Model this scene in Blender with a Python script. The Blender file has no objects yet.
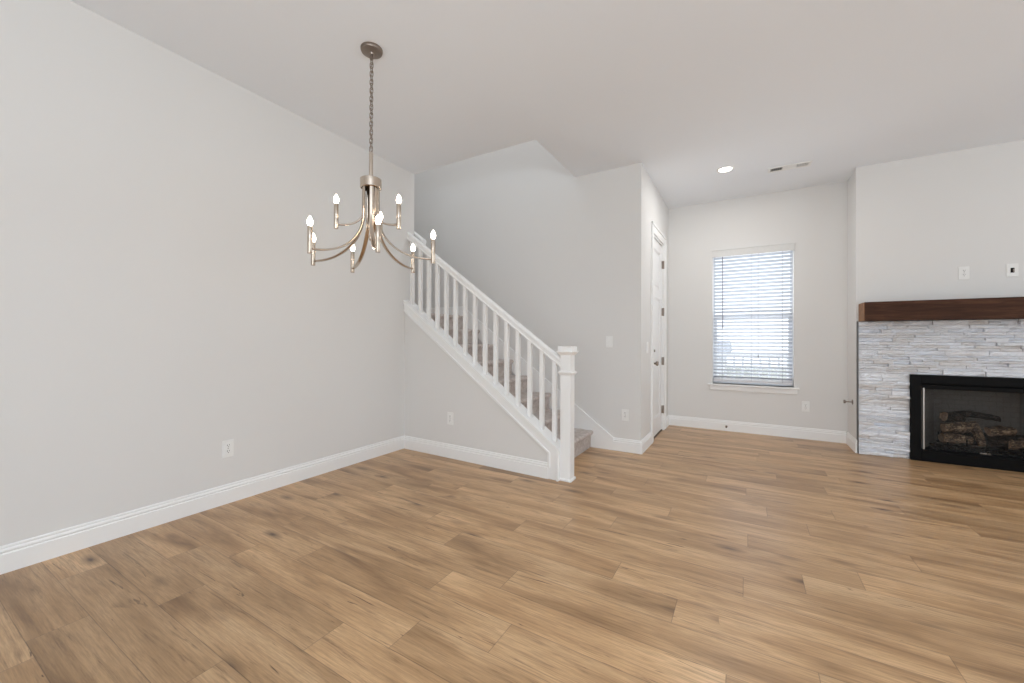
import bpy, bmesh, math, random
import numpy as np
from mathutils import Vector, Matrix, noise
random.seed(7)
S = bpy.context.scene
COL = S.collection

# ------------------------------------------------------------------ camera, sky, lights, exposure
CAM = Vector((0, 0, 1.172))
yaw, pit, rol = 0.5368, 0.0056, 0.0040
FW = Vector((-math.sin(yaw) * math.cos(pit), math.cos(yaw) * math.cos(pit), math.sin(pit)))
RT = Vector((math.cos(yaw), math.sin(yaw), 0))
UP = RT.cross(FW)
R2 = RT * math.cos(rol) + UP * math.sin(rol)
U2 = UP * math.cos(rol) - RT * math.sin(rol)
cam = bpy.data.cameras.new('camera')
cam.sensor_width = 36
cam.lens = 399.044 * 36 / 1024
cam.shift_x = (512 - 508.809) / 1024
cam.shift_y = (338.154 - 341.5) / 1024
cam.clip_start = .05
co = bpy.data.objects.new('camera', cam)
M4 = Matrix((R2, U2, -FW)).transposed().to_4x4()
M4.translation = CAM
co.matrix_world = M4
COL.objects.link(co)
S.camera = co

w = bpy.data.worlds.new('sky'); S.world = w; w.use_nodes = True
bg = w.node_tree.nodes['Background']
bg.inputs[0].default_value = (.93, .97, 1, 1)
bg.inputs[1].default_value = 1.6

def area(name, loc, rot, sx, sy, power, col=(1, 1, 1)):
    l = bpy.data.lights.new(name, 'AREA'); l.shape = 'RECTANGLE'; l.size = sx; l.size_y = sy
    l.energy = power; l.color = col
    o = bpy.data.objects.new(name, l); o.location = loc; o.rotation_euler = rot
    COL.objects.link(o); return o
PI = math.pi
# daylight through the glazing of the unseen right and rear walls
DAY = (.83, .92, 1)
for yy, pw in ((-.2, 3), (2.0, 14), (4.2, 12)):
    area('window_daylight', (4.62, yy, 1.6), (0, PI / 2, 0), 1.9, 1.35, pw, DAY)
area('patio_daylight', (.6, -2.52, 1.25), (PI / 2, 0, 0), 3.2, 2.3, 42, DAY)
# added fill light behind the camera, aimed up to brighten the ceiling
area('ceiling_bounce_fill', (.8, -1.0, 1.9), (PI, 0, 0), .5, .5, 104, (.785, .90, 1))
area('front_window_daylight', (.05, 6.35, 1.5), (-PI / 2, 0, 0), .85, 1.7, 22, (.93, .97, 1))
area('stairwell_fill', (-2.75, 3.78, 5.05), (0, 0, 0), 1.9, .7, 14, (.92, .95, 1))  # added cool fill hung under the stairwell ceiling, no window up there
S.cycles.diffuse_bounces = 8
S.view_settings.view_transform = 'Standard'
S.view_settings.look = 'None'
S.view_settings.exposure = 0.0
S.view_settings.gamma = 1
S.view_settings.use_curve_mapping = False

# ------------------------------------------------------------------ materials
def lin(r, g, b):
    f = lambda c: (c / 255 / 12.92) if c / 255 <= .04045 else ((c / 255 + .055) / 1.055) ** 2.4
    return (f(r), f(g), f(b), 1)

class NT:
    def __init__(s, name):
        s.m = bpy.data.materials.new(name); s.m.use_nodes = True
        s.t = s.m.node_tree; s.b = s.t.nodes['Principled BSDF']; s.out = s.t.nodes['Material Output']
    def n(s, typ, **k):
        x = s.t.nodes.new(typ)
        for a, v in k.items(): setattr(x, a, v)
        return x
    def l(s, a, b): s.t.links.new(a, b)
    def math(s, op, a, b=None, c=None):
        x = s.n('ShaderNodeMath', operation=op)
        for i, v in enumerate((a, b, c)):
            if v is None: continue
            if isinstance(v, (int, float)): x.inputs[i].default_value = v
            else: s.l(v, x.inputs[i])
        return x.outputs[0]
    def ramp(s, fac, stops):
        x = s.n('ShaderNodeValToRGB'); e = x.color_ramp.elements
        while len(e) < len(stops): e.new(.5)
        for i, (p, c) in enumerate(stops):
            e[i].position = p; e[i].color = c
        s.l(fac, x.inputs[0]); return x.outputs[0]
    def noise(s, vec, scale, detail=4, rough=.55, dist=0):
        x = s.n('ShaderNodeTexNoise'); x.inputs['Scale'].default_value = scale
        x.inputs['Detail'].default_value = detail; x.inputs['Roughness'].default_value = rough
        x.inputs['Distortion'].default_value = dist
        if vec is not None: s.l(vec, x.inputs['Vector'])
        return x.outputs['Fac']
    def mix(s, fac, a, b, mode='MIX'):
        x = s.n('ShaderNodeMix', data_type='RGBA', blend_type=mode)
        for sock, v in ((x.inputs['Factor'], fac), (x.inputs['A'], a), (x.inputs['B'], b)):
            if isinstance(v, (int, float)): sock.default_value = v
            elif isinstance(v, tuple): sock.default_value = v
            else: s.l(v, sock)
        return x.outputs['Result']
    def bump(s, h, strength=.1, dist=.01):
        x = s.n('ShaderNodeBump'); x.inputs['Strength'].default_value = strength; x.inputs['Distance'].default_value = dist
        s.l(h, x.inputs['Height']); s.l(x.outputs[0], s.b.inputs['Normal'])

def obj_coord(k): return k.n('ShaderNodeTexCoord').outputs['Object']
def gen_pos(k): return k.n('ShaderNodeNewGeometry').outputs['Position']

def paint(name, col, rough=.6, bump=.04, scale=220, spec=.3):
    k = NT(name); k.b.inputs['Roughness'].default_value = rough
    k.b.inputs['Specular IOR Level'].default_value = spec
    p = gen_pos(k)
    n = k.noise(p, .8, 2)
    c2 = tuple(c * .97 for c in col[:3]) + (1,)
    k.l(k.mix(n, col, c2), k.b.inputs['Base Color'])
    k.bump(k.noise(p, scale, 3), bump, .002)
    return k.m

def metal(name, col, rough=.25, aniso=0):
    k = NT(name); k.b.inputs['Metallic'].default_value = 1; k.b.inputs['Base Color'].default_value = col
    n = k.noise(obj_coord(k), 60, 3)
    k.l(k.math('MULTIPLY_ADD', n, .12, rough - .06), k.b.inputs['Roughness'])
    return k.m

def plain(name, col, rough=.5, spec=.5, metallic=0):
    k = NT(name); k.b.inputs['Roughness'].default_value = rough; k.b.inputs['Metallic'].default_value = metallic
    k.b.inputs['Specular IOR Level'].default_value = spec
    n = k.noise(obj_coord(k), 35, 3)
    c2 = tuple(c * .9 for c in col[:3]) + (1,)
    k.l(k.mix(n, col, c2), k.b.inputs['Base Color'])
    return k.m

def emit(name, col, st):
    k = NT(name); k.b.inputs['Base Color'].default_value = col
    k.b.inputs['Emission Color'].default_value = col; k.b.inputs['Emission Strength'].default_value = st
    return k.m

M = {}
M['wall'] = paint('wall_paint', lin(226, 225, 223), .75, .05)
M['ceil'] = paint('ceiling_paint', lin(239, 243, 248), .85, .05)
M['trim'] = paint('trim_paint', lin(242, 242, 241), .45, .01, 90, .5)
M['door'] = paint('door_paint', lin(240, 240, 240), .35, .01, 90, .5)
M['plate'] = plain('plate_plastic', lin(243, 243, 241), .3)
M['slot'] = plain('dark_slot', lin(60, 58, 56), .6)
M['nickel'] = metal('brushed_nickel', lin(202, 188, 173), .2)
M['nickeldark'] = metal('satin_nickel', lin(146, 134, 124), .33)
M['black'] = plain('black_steel', lin(10, 10, 11), .5, .12)
M['blackgloss'] = plain('black_trim', lin(30, 30, 31), .35)
M['alu'] = metal('aluminium', lin(205, 203, 200), .35)
M['vinyl'] = plain('white_vinyl', lin(236, 238, 240), .4)
M['slat'] = plain('blind_slat', lin(210, 215, 224), .45)
M['valance'] = plain('blind_valance', lin(224, 224, 222), .5)
M['cord'] = plain('blind_cord', lin(120, 124, 132), .7)
M['bulb'] = emit('bulb_glow', (1, .86, .68, 1), 22)
M['canlight'] = emit('recessed_glow', (1, .95, .87, 1), 9)
M['ventdark'] = plain('vent_shadow', lin(78, 76, 74), .7)
M['ventmid'] = plain('vent_grey', lin(150, 148, 145), .7)
M['ember'] = plain('burner_ember', lin(20, 18, 17), .9)

def floor_mat():
    k = NT('oak_plank_floor')
    at = k.n('ShaderNodeAttribute', attribute_name='plank')      # r: tone, g: random, b: random
    sp = k.n('ShaderNodeSeparateColor'); k.l(at.outputs['Color'], sp.inputs[0])
    tone, rnd, rn2 = sp.outputs
    uv = k.n('ShaderNodeUVMap', uv_map='plank_uv').outputs[0]
    sx = k.n('ShaderNodeSeparateXYZ'); k.l(uv, sx.inputs[0])
    u, v = sx.outputs[0], sx.outputs[1]
    ox = k.math('MULTIPLY', rnd, 37.0); oy = k.math('MULTIPLY', rn2, 53.0)
    def vec(fx, fy):
        c = k.n('ShaderNodeCombineXYZ')
        k.l(k.math('MULTIPLY_ADD', u, fx, ox), c.inputs[0]); k.l(k.math('MULTIPLY_ADD', v, fy, oy), c.inputs[1])
        k.l(k.math('MULTIPLY', rnd, 11.0), c.inputs[2]); return c.outputs[0]
    broad = k.noise(vec(1.05, 6.0), 1.0, 3, .5, .8)
    grain = k.noise(vec(3.4, 52), 1.0, 6, .68, .7)
    fine = k.noise(vec(11, 230), 1.0, 4, .65)
    swirl = k.n('ShaderNodeTexWave', wave_type='BANDS', bands_direction='Y', wave_profile='SIN')
    swirl.inputs['Scale'].default_value = 1.15; swirl.inputs['Distortion'].default_value = 5.5
    swirl.inputs['Detail'].default_value = 3; swirl.inputs['Detail Scale'].default_value = .8; swirl.inputs['Detail Roughness'].default_value = .55
    k.l(vec(1.4, 15), swirl.inputs['Vector'])
    c0 = k.ramp(broad, [(.24, lin(114, 84, 55)), (.40, lin(161, 127, 90)), (.56, lin(184, 149, 110)), (.78, lin(206, 172, 132))])
    c1 = k.mix(k.math('MULTIPLY', k.ramp(swirl.outputs['Fac'], [(.0, (1, 1, 1, 1)), (.35, (0, 0, 0, 1)), (1, (0, 0, 0, 1))]), .13), c0, lin(104, 78, 56))
    c2 = k.mix(k.ramp(grain, [(.30, (.75, .75, .75, 1)), (.40, (.25, .25, .25, 1)), (.50, (0, 0, 0, 1))]), c1, lin(104, 77, 52))
    c3 = k.mix(k.math('MULTIPLY', k.ramp(fine, [(.35, (1, 1, 1, 1)), (.6, (0, 0, 0, 1))]), .34), c2, lin(104, 78, 54))
    # knots
    vo = k.n('ShaderNodeTexVoronoi'); vo.inputs['Scale'].default_value = 1.0
    k.l(vec(2.3, 6.5), vo.inputs['Vector'])
    kn = k.ramp(vo.outputs['Distance'], [(.02, (1, 1, 1, 1)), (.10, (.5, .5, .5, 1)), (.24, (0, 0, 0, 1))])
    c4 = k.mix(k.math('MULTIPLY', kn, k.math('GREATER_THAN', k.noise(vec(2.1, 5.2), .5, 0), .46)), c3, lin(74, 52, 38))
    crack = k.noise(vec(2.6, 34), 1.0, 3, .55, 1.6)
    zone = k.noise(vec(1.2, 4), 1.0, 1)
    cm = k.math('MULTIPLY', k.ramp(crack, [(.655, (0, 0, 0, 1)), (.70, (.9, .9, .9, 1))]), k.ramp(zone, [(.48, (0, 0, 0, 1)), (.6, (1, 1, 1, 1))]))
    c4 = k.mix(cm, c4, lin(78, 54, 36))
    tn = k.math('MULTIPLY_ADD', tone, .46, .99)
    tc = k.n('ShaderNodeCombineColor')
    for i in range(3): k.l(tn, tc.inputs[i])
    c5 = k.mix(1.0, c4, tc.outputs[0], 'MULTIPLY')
    # joints: distance to plank edge (uv are metres from plank centre, half sizes in a second map)
    uv2 = k.n('ShaderNodeUVMap', uv_map='edge_uv').outputs[0]
    s2 = k.n('ShaderNodeSeparateXYZ'); k.l(uv2, s2.inputs[0])
    eu = k.math('MINIMUM', s2.outputs[0], k.math('SUBTRACT', 1.22, s2.outputs[0]))
    ev = k.math('MINIMUM', s2.outputs[1], k.math('SUBTRACT', .1755, s2.outputs[1]))
    ed = k.math('MINIMUM', eu, ev)
    j = k.math('SUBTRACT', 1.0, k.math('MINIMUM', k.math('DIVIDE', ed, .0022), 1.0))
    c6 = k.mix(k.math('MULTIPLY', j, .62), c5, lin(66, 48, 36))
    k.l(c6, k.b.inputs['Base Color'])
    k.l(k.math('MULTIPLY_ADD', grain, .16, .24), k.b.inputs['Roughness'])
    k.b.inputs['Specular IOR Level'].default_value = .5
    hh = k.math('SUBTRACT', k.math('MULTIPLY', fine, .12), j)
    k.bump(hh, .25, .002)
    return k.m
M['floor'] = floor_mat()

def carpet_mat():
    k = NT('stair_carpet_pile'); p = gen_pos(k)
    n = k.noise(p, 22, 4, .65); f = k.noise(p, 300, 3, .7)
    c = k.ramp(n, [(.3, lin(180, 166, 158)), (.5, lin(210, 199, 192)), (.72, lin(230, 223, 218))])
    k.l(k.mix(k.math('MULTIPLY', f, .5), c, lin(172, 158, 150)), k.b.inputs['Base Color'])
    k.b.inputs['Roughness'].default_value = 1; k.b.inputs['Specular IOR Level'].default_value = .05
    k.b.inputs['Sheen Weight'].default_value = .3
    k.bump(k.math('ADD', f, n), .8, .008)
    return k.m
M['carpet'] = carpet_mat()

def stone_mat():
    k = NT('ledger_stone'); p = gen_pos(k)
    at = k.n('ShaderNodeAttribute', attribute_name='stone')
    sp = k.n('ShaderNodeSeparateColor'); k.l(at.outputs['Color'], sp.inputs[0])
    mp = k.n('ShaderNodeMapping'); mp.inputs['Scale'].default_value = (1, 1, 3.2); k.l(p, mp.inputs[0])
    n = k.noise(mp.outputs[0], 9, 6, .65, .4); n2 = k.noise(mp.outputs[0], 40, 5, .7)
    c = k.ramp(sp.outputs[0], [(0, lin(226, 224, 224)), (.35, lin(234, 236, 240)), (.7, lin(242, 245, 251)), (1, lin(224, 229, 238))])
    c = k.mix(k.ramp(n, [(.5, (0, 0, 0, 1)), (.8, (.4, .4, .4, 1))]), c, lin(206, 198, 192))
    c = k.mix(k.ramp(n2, [(.3, (.25, .25, .25, 1)), (.44, (0, 0, 0, 1))]), c, lin(176, 172, 172))
    k.l(c, k.b.inputs['Base Color']); k.b.inputs['Roughness'].default_value = .8
    k.bump(k.math('ADD', n2, n), .7, .014)
    return k.m
M['stone'] = stone_mat()

def wood_mat(name, a, b, c, sc=(1.2, 14, 14), rough=.5):
    k = NT(name); mp = k.n('ShaderNodeMapping'); mp.inputs['Scale'].default_value = sc
    k.l(obj_coord(k), mp.inputs[0])
    n = k.noise(mp.outputs[0], 3, 6, .6, 1.2); n2 = k.noise(mp.outputs[0], .8, 3, .5, .6)
    m = k.math('MULTIPLY_ADD', n, .6, k.math('MULTIPLY', n2, .4))
    k.l(k.ramp(m, [(.32, a), (.5, b), (.68, c)]), k.b.inputs['Base Color'])
    k.b.inputs['Roughness'].default_value = rough; k.b.inputs['Specular IOR Level'].default_value = .2; k.bump(n, .25, .004)
    return k.m
M['mantel'] = wood_mat('walnut_stain', lin(46, 28, 19), lin(68, 43, 30), lin(92, 61, 43), rough=.65)
M['mantelend'] = wood_mat('walnut_end_grain', lin(110, 78, 52), lin(140, 100, 68), lin(160, 118, 82), (6, 6, 6))
M['bark'] = wood_mat('charred_bark', lin(10, 9, 8), lin(22, 19, 18), lin(84, 70, 60), (9, 16, 16), .9)
M['barktan'] = wood_mat('tan_bark', lin(14, 12, 11), lin(78, 62, 50), lin(214, 184, 150), (11, 20, 20), .9)
M['logend'] = wood_mat('log_end_wood', lin(96, 76, 60), lin(150, 124, 100), lin(186, 162, 136), (14, 14, 14), .85)

def firebrick_mat():
    k = NT('firebrick_liner')
    br = k.n('ShaderNodeTexBrick'); br.inputs['Scale'].default_value = 5.2
    br.inputs['Color1'].default_value = lin(122, 117, 112); br.inputs['Color2'].default_value = lin(114, 110, 105)
    br.inputs['Mortar'].default_value = lin(98, 94, 90); br.inputs['Mortar Size'].default_value = .012
    mp = k.n('ShaderNodeMapping'); mp.inputs['Rotation'].default_value = (PI / 2, 0, 0); k.l(obj_coord(k), mp.inputs[0])
    k.l(mp.outputs[0], br.inputs['Vector'])
    n = k.noise(obj_coord(k), 14, 4)
    k.l(k.mix(k.math('MULTIPLY', n, .5), br.outputs['Color'], lin(96, 92, 87)), k.b.inputs['Base Color'])
    k.b.inputs['Roughness'].default_value = .95
    return k.m
M['brick'] = firebrick_mat()

def mesh_mat():
    k = NT('wire_mesh'); k.b.inputs['Base Color'].default_value = lin(60, 58, 56); k.b.inputs['Roughness'].default_value = .6
    k.b.inputs['Metallic'].default_value = .3
    n = k.noise(obj_coord(k), 3, 2)
    k.l(k.math('MULTIPLY_ADD', n, .08, .28), k.b.inputs['Alpha'])
    return k.m
M['mesh'] = mesh_mat()

def glass_mat():
    k = NT('window_glass')
    tr = k.n('ShaderNodeBsdfTransparent'); gl = k.n('ShaderNodeBsdfGlossy'); gl.inputs['Roughness'].default_value = .02
    fr = k.n('ShaderNodeFresnel'); fr.inputs[0].default_value = 1.25
    mx = k.n('ShaderNodeMixShader'); k.l(fr.outputs[0], mx.inputs[0]); k.l(tr.outputs[0], mx.inputs[1]); k.l(gl.outputs[0], mx.inputs[2])
    k.l(mx.outputs[0], k.out.inputs[0]); return k.m
M['glass'] = glass_mat()
M['siding'] = paint('pale_siding', lin(240, 243, 248), .7)
M['roofing'] = paint('grey_shingle', lin(188, 194, 206), .9, .2, 30)
M['concrete'] = paint('porch_concrete', lin(190, 190, 190), .9)

# ------------------------------------------------------------------ mesh helpers
class MB:
    def __init__(s): s.bm = bmesh.new()
    def box(s, x0, x1, y0, y1, z0, z1, bev=0, seg=2):
        b = bmesh.new()
        vs = [b.verts.new((x, y, z)) for x in (x0, x1) for y in (y0, y1) for z in (z0, z1)]
        for f in ((0, 1, 3, 2), (4, 6, 7, 5), (0, 4, 5, 1), (2, 3, 7, 6), (0, 2, 6, 4), (1, 5, 7, 3)): b.faces.new([vs[i] for i in f])
        if bev: bmesh.ops.bevel(b, geom=b.edges[:], offset=bev, segments=seg, profile=.5, affect='EDGES')
        s.add(b); return s
    def add(s, b, mat=None):
        bmesh.ops.recalc_face_normals(b, faces=b.faces)
        if mat is not None: bmesh.ops.transform(b, matrix=mat, verts=b.verts)
        me = bpy.data.meshes.new('t'); b.to_mesh(me); b.free(); s.bm.from_mesh(me); bpy.data.meshes.remove(me); return s
    def prism(s, pts, axis, a, b_, bev=0):
        """polygon pts (2-D) extruded along an axis: 'x' pts=(y,z), 'y' pts=(x,z), 'z' pts=(x,y)"""
        b = bmesh.new()
        def P(p, t): return {'x': (t, p[0], p[1]), 'y': (p[0], t, p[1]), 'z': (p[0], p[1], t)}[axis]
        v0 = [b.verts.new(P(p, a)) for p in pts]; v1 = [b.verts.new(P(p, b_)) for p in pts]
        b.faces.new(v0); b.faces.new(v1[::-1]); n = len(pts)
        for i in range(n): b.faces.new((v0[i], v1[i], v1[(i + 1) % n], v0[(i + 1) % n]))
        if bev:
            bmesh.ops.recalc_face_normals(b, faces=b.faces)
            bmesh.ops.bevel(b, geom=b.edges[:], offset=bev, segments=2, profile=.5, affect='EDGES')
        s.add(b); return s
    def lathe(s, prof, mat=None, n=24):
        """prof: (r,z) list about local z"""
        b = bmesh.new(); rings = []
        for r, z in prof:
            if r < 1e-6: rings.append([b.verts.new((0, 0, z))])
            else: rings.append([b.verts.new((r * math.cos(2 * PI * i / n), r * math.sin(2 * PI * i / n), z)) for i in range(n)])
        for A, B in zip(rings, rings[1:]):
            for i in range(n):
                j = (i + 1) % n
                if len(A) == 1 and len(B) == 1: continue
                if len(A) == 1: b.faces.new((A[0], B[i], B[j]))
                elif len(B) == 1: b.faces.new((A[i], A[j], B[0]))
                else: b.faces.new((A[i], A[j], B[j], B[i]))
        for R in (rings[0], rings[-1]):
            if len(R) > 1: b.faces.new(R)
        s.add(b, mat); return s
    def tube(s, pts, r, n=10, closed=False, sect=None, up=Vector((0, 0, 1))):
        """sweep a circle (or a 2-D section) along pts"""
        b = bmesh.new(); pts = [Vector(p) for p in pts]; rings = []; N = len(pts)
        for i, p in enumerate(pts):
            if closed: t = pts[(i + 1) % N] - pts[i - 1]
            else: t = pts[min(i + 1, N - 1)] - pts[max(i - 1, 0)]
            t.normalize()
            a = up.cross(t)
            if a.length < 1e-4: a = Vector((1, 0, 0)).cross(t)
            a.normalize(); c = t.cross(a)
            sec = sect or [(r * math.cos(2 * PI * k / n), r * math.sin(2 * PI * k / n)) for k in range(n)]
            rings.append([b.verts.new(p + a * u + c * v) for u, v in sec])
        m = len(rings[0])
        for i in range(N if closed else N - 1):
            A, B = rings[i], rings[(i + 1) % N]
            for k in range(m): b.faces.new((A[k], A[(k + 1) % m], B[(k + 1) % m], B[k]))
        if not closed: b.faces.new(rings[0]); b.faces.new(rings[-1][::-1])
        s.add(b); return s
    def build(s, name, mat, parent=None, smooth=False, loc=None):
        me = bpy.data.meshes.new(name); bmesh.ops.recalc_face_normals(s.bm, faces=s.bm.faces)
        if loc is not None: bmesh.ops.translate(s.bm, vec=-Vector(loc), verts=s.bm.verts)
        s.bm.to_mesh(me); s.bm.free()
        for m in (mat if isinstance(mat, list) else [mat]): me.materials.append(m)
        if smooth:
            me.polygons.foreach_set('use_smooth', [True] * len(me.polygons))
            me.set_sharp_from_angle(angle=math.radians(40))
        o = bpy.data.objects.new(name, me); COL.objects.link(o)
        if loc is not None: o.location = loc
        if parent: o.parent = parent
        return o

def structure(o): o['kind'] = 'structure'; return o
def tag(o, label, cat, group=None):
    o['label'] = label; o['category'] = cat
    if group: o['group'] = group
    return o
def thing(name, loc, label, cat, group=None, rz=0):
    o = bpy.data.objects.new(name, None); COL.objects.link(o); o.empty_display_size = .05
    o.location = loc; o.rotation_euler = (0, 0, rz); return tag(o, label, cat, group)
def copy_tree(o, parent=None):
    c = o.copy(); COL.objects.link(c)
    if parent: c.parent = parent; c.matrix_parent_inverse = o.matrix_parent_inverse.copy()
    for ch in list(o.children): copy_tree(ch, c)
    return c

# ------------------------------------------------------------------ dimensions
XL = -3.193; YK = 3.091; YE = 3.285; YC = 4.268; XC = -.94; YW = 5.958; XR = 1.005; YF = 5.54; YST = 5.488
H = 3.03; XE = 4.5; YB = -2.4; XO = -1.675; XT = -4.35; HT = 5.1

# ------------------------------------------------------------------ floor (planks along X, individually toned)
ENDS = {0: -2.39, 1: -1.64, 2: -2.22, 3: -1.433, 4: -1.168, 5: -.832, 6: -1.28, 7: -1.0, 8: -.268, 9: -.568, 10: -.012,
        11: .24, 12: -.735, 13: .008, 14: -.45, 15: .332, 16: .122, 17: -.714, 18: -.001, 19: -.291, 23: -.611, 24: .092, 26: .206}
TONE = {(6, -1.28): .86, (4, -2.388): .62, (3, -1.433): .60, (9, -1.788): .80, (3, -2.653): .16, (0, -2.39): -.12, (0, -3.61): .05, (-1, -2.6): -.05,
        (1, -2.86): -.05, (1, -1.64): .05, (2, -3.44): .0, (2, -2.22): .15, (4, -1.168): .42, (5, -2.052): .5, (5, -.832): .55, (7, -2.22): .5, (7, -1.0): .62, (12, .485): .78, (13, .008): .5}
def build_floor():
    me = bpy.data.meshes.new('floor'); V = []; Fc = []; uvs = []; eds = []; cols = []
    PW, PL = .1755, 1.22; rnd = random.Random(3)
    k0 = math.floor((YB - .1 - .377) / PW); k1 = math.ceil((6.2 - .377) / PW)
    for k in range(k0, k1):
        y0 = .377 + PW * k; y1 = y0 + PW
        e = ENDS.get(k, rnd.uniform(-1.2, 0)); x = e - PL * math.ceil((e + 3.4) / PL)
        while x < XE + .1:
            tone = None
            for (kk, xx), t in TONE.items():
                if kk == k and abs(xx - x) < .05: tone = t
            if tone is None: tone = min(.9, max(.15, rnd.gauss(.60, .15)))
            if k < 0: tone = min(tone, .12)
            r1, r2 = rnd.random(), rnd.random()
            i = len(V); V += [(x, y0, 0), (x + PL, y0, 0), (x + PL, y1, 0), (x, y1, 0)]; Fc.append((i, i + 1, i + 2, i + 3))
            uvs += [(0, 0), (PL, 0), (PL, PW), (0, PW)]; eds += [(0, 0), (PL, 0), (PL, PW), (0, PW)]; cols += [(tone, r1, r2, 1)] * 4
            x += PL
    # closing underside so the floor is a slab
    i = len(V); a, b, c, d = -3.7, XE + .2, YB - .2, 6.2
    V += [(a, c, -.12), (b, c, -.12), (b, d, -.12), (a, d, -.12)]; Fc.append((i, i + 3, i + 2, i + 1)); uvs += [(0, 0)] * 4; eds += [(.5, .08)] * 4; cols += [(.5, .5, .5, 1)] * 4
    me.from_pydata(V, [], Fc); me.update()
    me.uv_layers.new(name='plank_uv'); me.uv_layers.new(name='edge_uv')
    me.color_attributes.new('plank', 'FLOAT_COLOR', 'CORNER')
    me.uv_layers['plank_uv'].data.foreach_set('uv', [c for p in uvs for c in p])
    me.uv_layers['edge_uv'].data.foreach_set('uv', [c for p in eds for c in p])
    me.color_attributes['plank'].data.foreach_set('color', [c for p in cols for c in p])
    me.materials.append(M['floor']); o = bpy.data.objects.new('floor', me); COL.objects.link(o); return structure(o)
build_floor()

# ------------------------------------------------------------------ walls and ceiling
T = .12
structure(MB().box(XL - T, XL, YB, YE, 0, H).build('wall_left', M['wall']))
structure(MB().box(XT, XL - T, YE - T, YE, 0, HT).box(XL - T, XL, YE - T, YE, H, HT).box(XL, XO, YE - T, YE - .001, H + .3, HT)
          .build('wall_stair_near', M['wall']))
structure(MB().box(XT, XC - .0, YC, YC + T, 0, H).box(XT, XO, YC, YC + T, H, HT).build('wall_stair_far', M['wall']))
structure(MB().box(XT - T, XT, YE - T, YC + T, 0, HT).build('wall_stair_end', M['wall']))
structure(MB().box(XO, XO + T, YE - T, YC + T, H + .3, HT).build('wall_stair_head', M['wall']))
structure(MB().box(XT - T, XO + T, YE - T, YC + T, HT, HT + .1).build('ceiling_upper', M['ceil']))
structure(MB().box(XL - T, XE + T, YB - T, YE, H, H + .3).box(XO, XE + T, YE, YC, H, H + .3).box(XC - T, XE + T, YC, YW + .2, H, H + .3)
          .build('ceiling', M['ceil']))
# closet / entry door wall with the door opening
DY0, DY1, DZ = 4.872, 5.562, 2.435
structure(MB().box(XC - T, XC, YC + T, DY0, 0, H).box(XC - T, XC, DY1, YW + .2, 0, H).box(XC - T, XC, DY0, DY1, DZ, H)
          .build('wall_closet', M['wall']))
# front wall with the window opening
WX0, WX1, WZ0, WZ1 = -.386, .498, .612, 2.385
structure(MB().box(XC, WX0, YW, YW + .18, 0, H).box(WX1, XR + T, YW, YW + .18, 0, H).box(WX0, WX1, YW, YW + .18, 0, WZ0)
          .box(WX0, WX1, YW, YW + .18, WZ1, H).build('wall_front', M['wall']))
FX0, FX1, FZ1 = 1.42, 2.59, .835     # hole for the firebox
structure(MB().box(XR, FX0, YF, YW, 0, H).box(FX0, FX1, YF, YW, FZ1, H).box(FX1, XE, YF, YW, 0, H).box(FX0, FX1, 6.0, 6.12, 0, FZ1)
          .build('wall_fireplace', M['wall']))
# unseen right and rear walls, with window openings that let the daylight in
mb = MB(); ys = [YB]
for yy in (-.2, 2.0, 4.2):
    mb.box(XE, XE + T, ys[-1], yy - .72, 0, H).box(XE, XE + T, yy - .72, yy + .72, 0, .55).box(XE, XE + T, yy - .72, yy + .72, 2.6, H); ys.append(yy + .72)
mb.box(XE, XE + T, ys[-1], YW, 0, H)
structure(mb.build('wall_right', M['wall']))
structure(MB().box(XL - T, -1.1, YB - T, YB, 0, H).box(2.3, XE + T, YB - T, YB, 0, H).box(-1.1, 2.3, YB - T, YB, 2.45, H).build('wall_back', M['wall']))

# knee wall under the stair rail, cap line z = .92 + .738*(-2.205 - X)
SL = .722
def capz(x): return .916 + SL * (-2.238 - x)
SHK = .033      # the knee wall runs a little out of square with the room
def shear(o, k=SHK):
    for v in o.data.vertices: v.co.y += k * (-1.36 - v.co.x)
    return o
XN = -1.362     # knee wall end
shear(structure(MB().prism([(XL, 0), (XN, 0), (XN, capz(XN) - .03), (XL, capz(XL) - .03)], 'y', YK, 3.2).build('wall_knee', M['wall'])))

# ------------------------------------------------------------------ baseboards, casings, skirt boards
BB = [(0, 0), (.016, 0), (.016, .094), (.013, .098), (.0095, .100), (.0125, .104), (.0135, .110), (.0115, .116), (.007, .121), (.008, .127), (.0065, .133), (0, .136)]
def baseboard(name, axis, a, b, wall, sgn):
    pts = [(wall + sgn * t, z) for t, z in BB]
    return structure(MB().prism(pts, axis, a, b).build(name, M['trim']))
def bb_run_y(name, y0, y1, x, sgn):          # runs along Y on a wall at x
    return structure(MB().prism([(x + sgn * t, z) for t, z in BB], 'y', y0, y1).build(name, M['trim']))
def bb_run_x(name, x0, x1, y, sgn):          # runs along X on a wall at y
    return structure(MB().prism([(y + sgn * t, z) for t, z in BB], 'x', x0, x1).build(name, M['trim']))
bb_run_y('baseboard_left', YB, YK + .06, XL, 1)
shear(bb_run_x('baseboard_knee', XL + .015, XN - .082, YK, -1))
bb_run_x('baseboard_closet', -1.226, XC + .015, YC, -1)
bb_run_y('baseboard_entry', YC, DY0 - .115, XC, 1)
bb_run_y('baseboard_entry_corner', DY1 + .105, YW - .015, XC, 1)
bb_run_x('baseboard_front', XC, XR - .015, YW, -1)
bb_run_y('baseboard_return', YST + .002, YW - .015, XR, -1)

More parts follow.
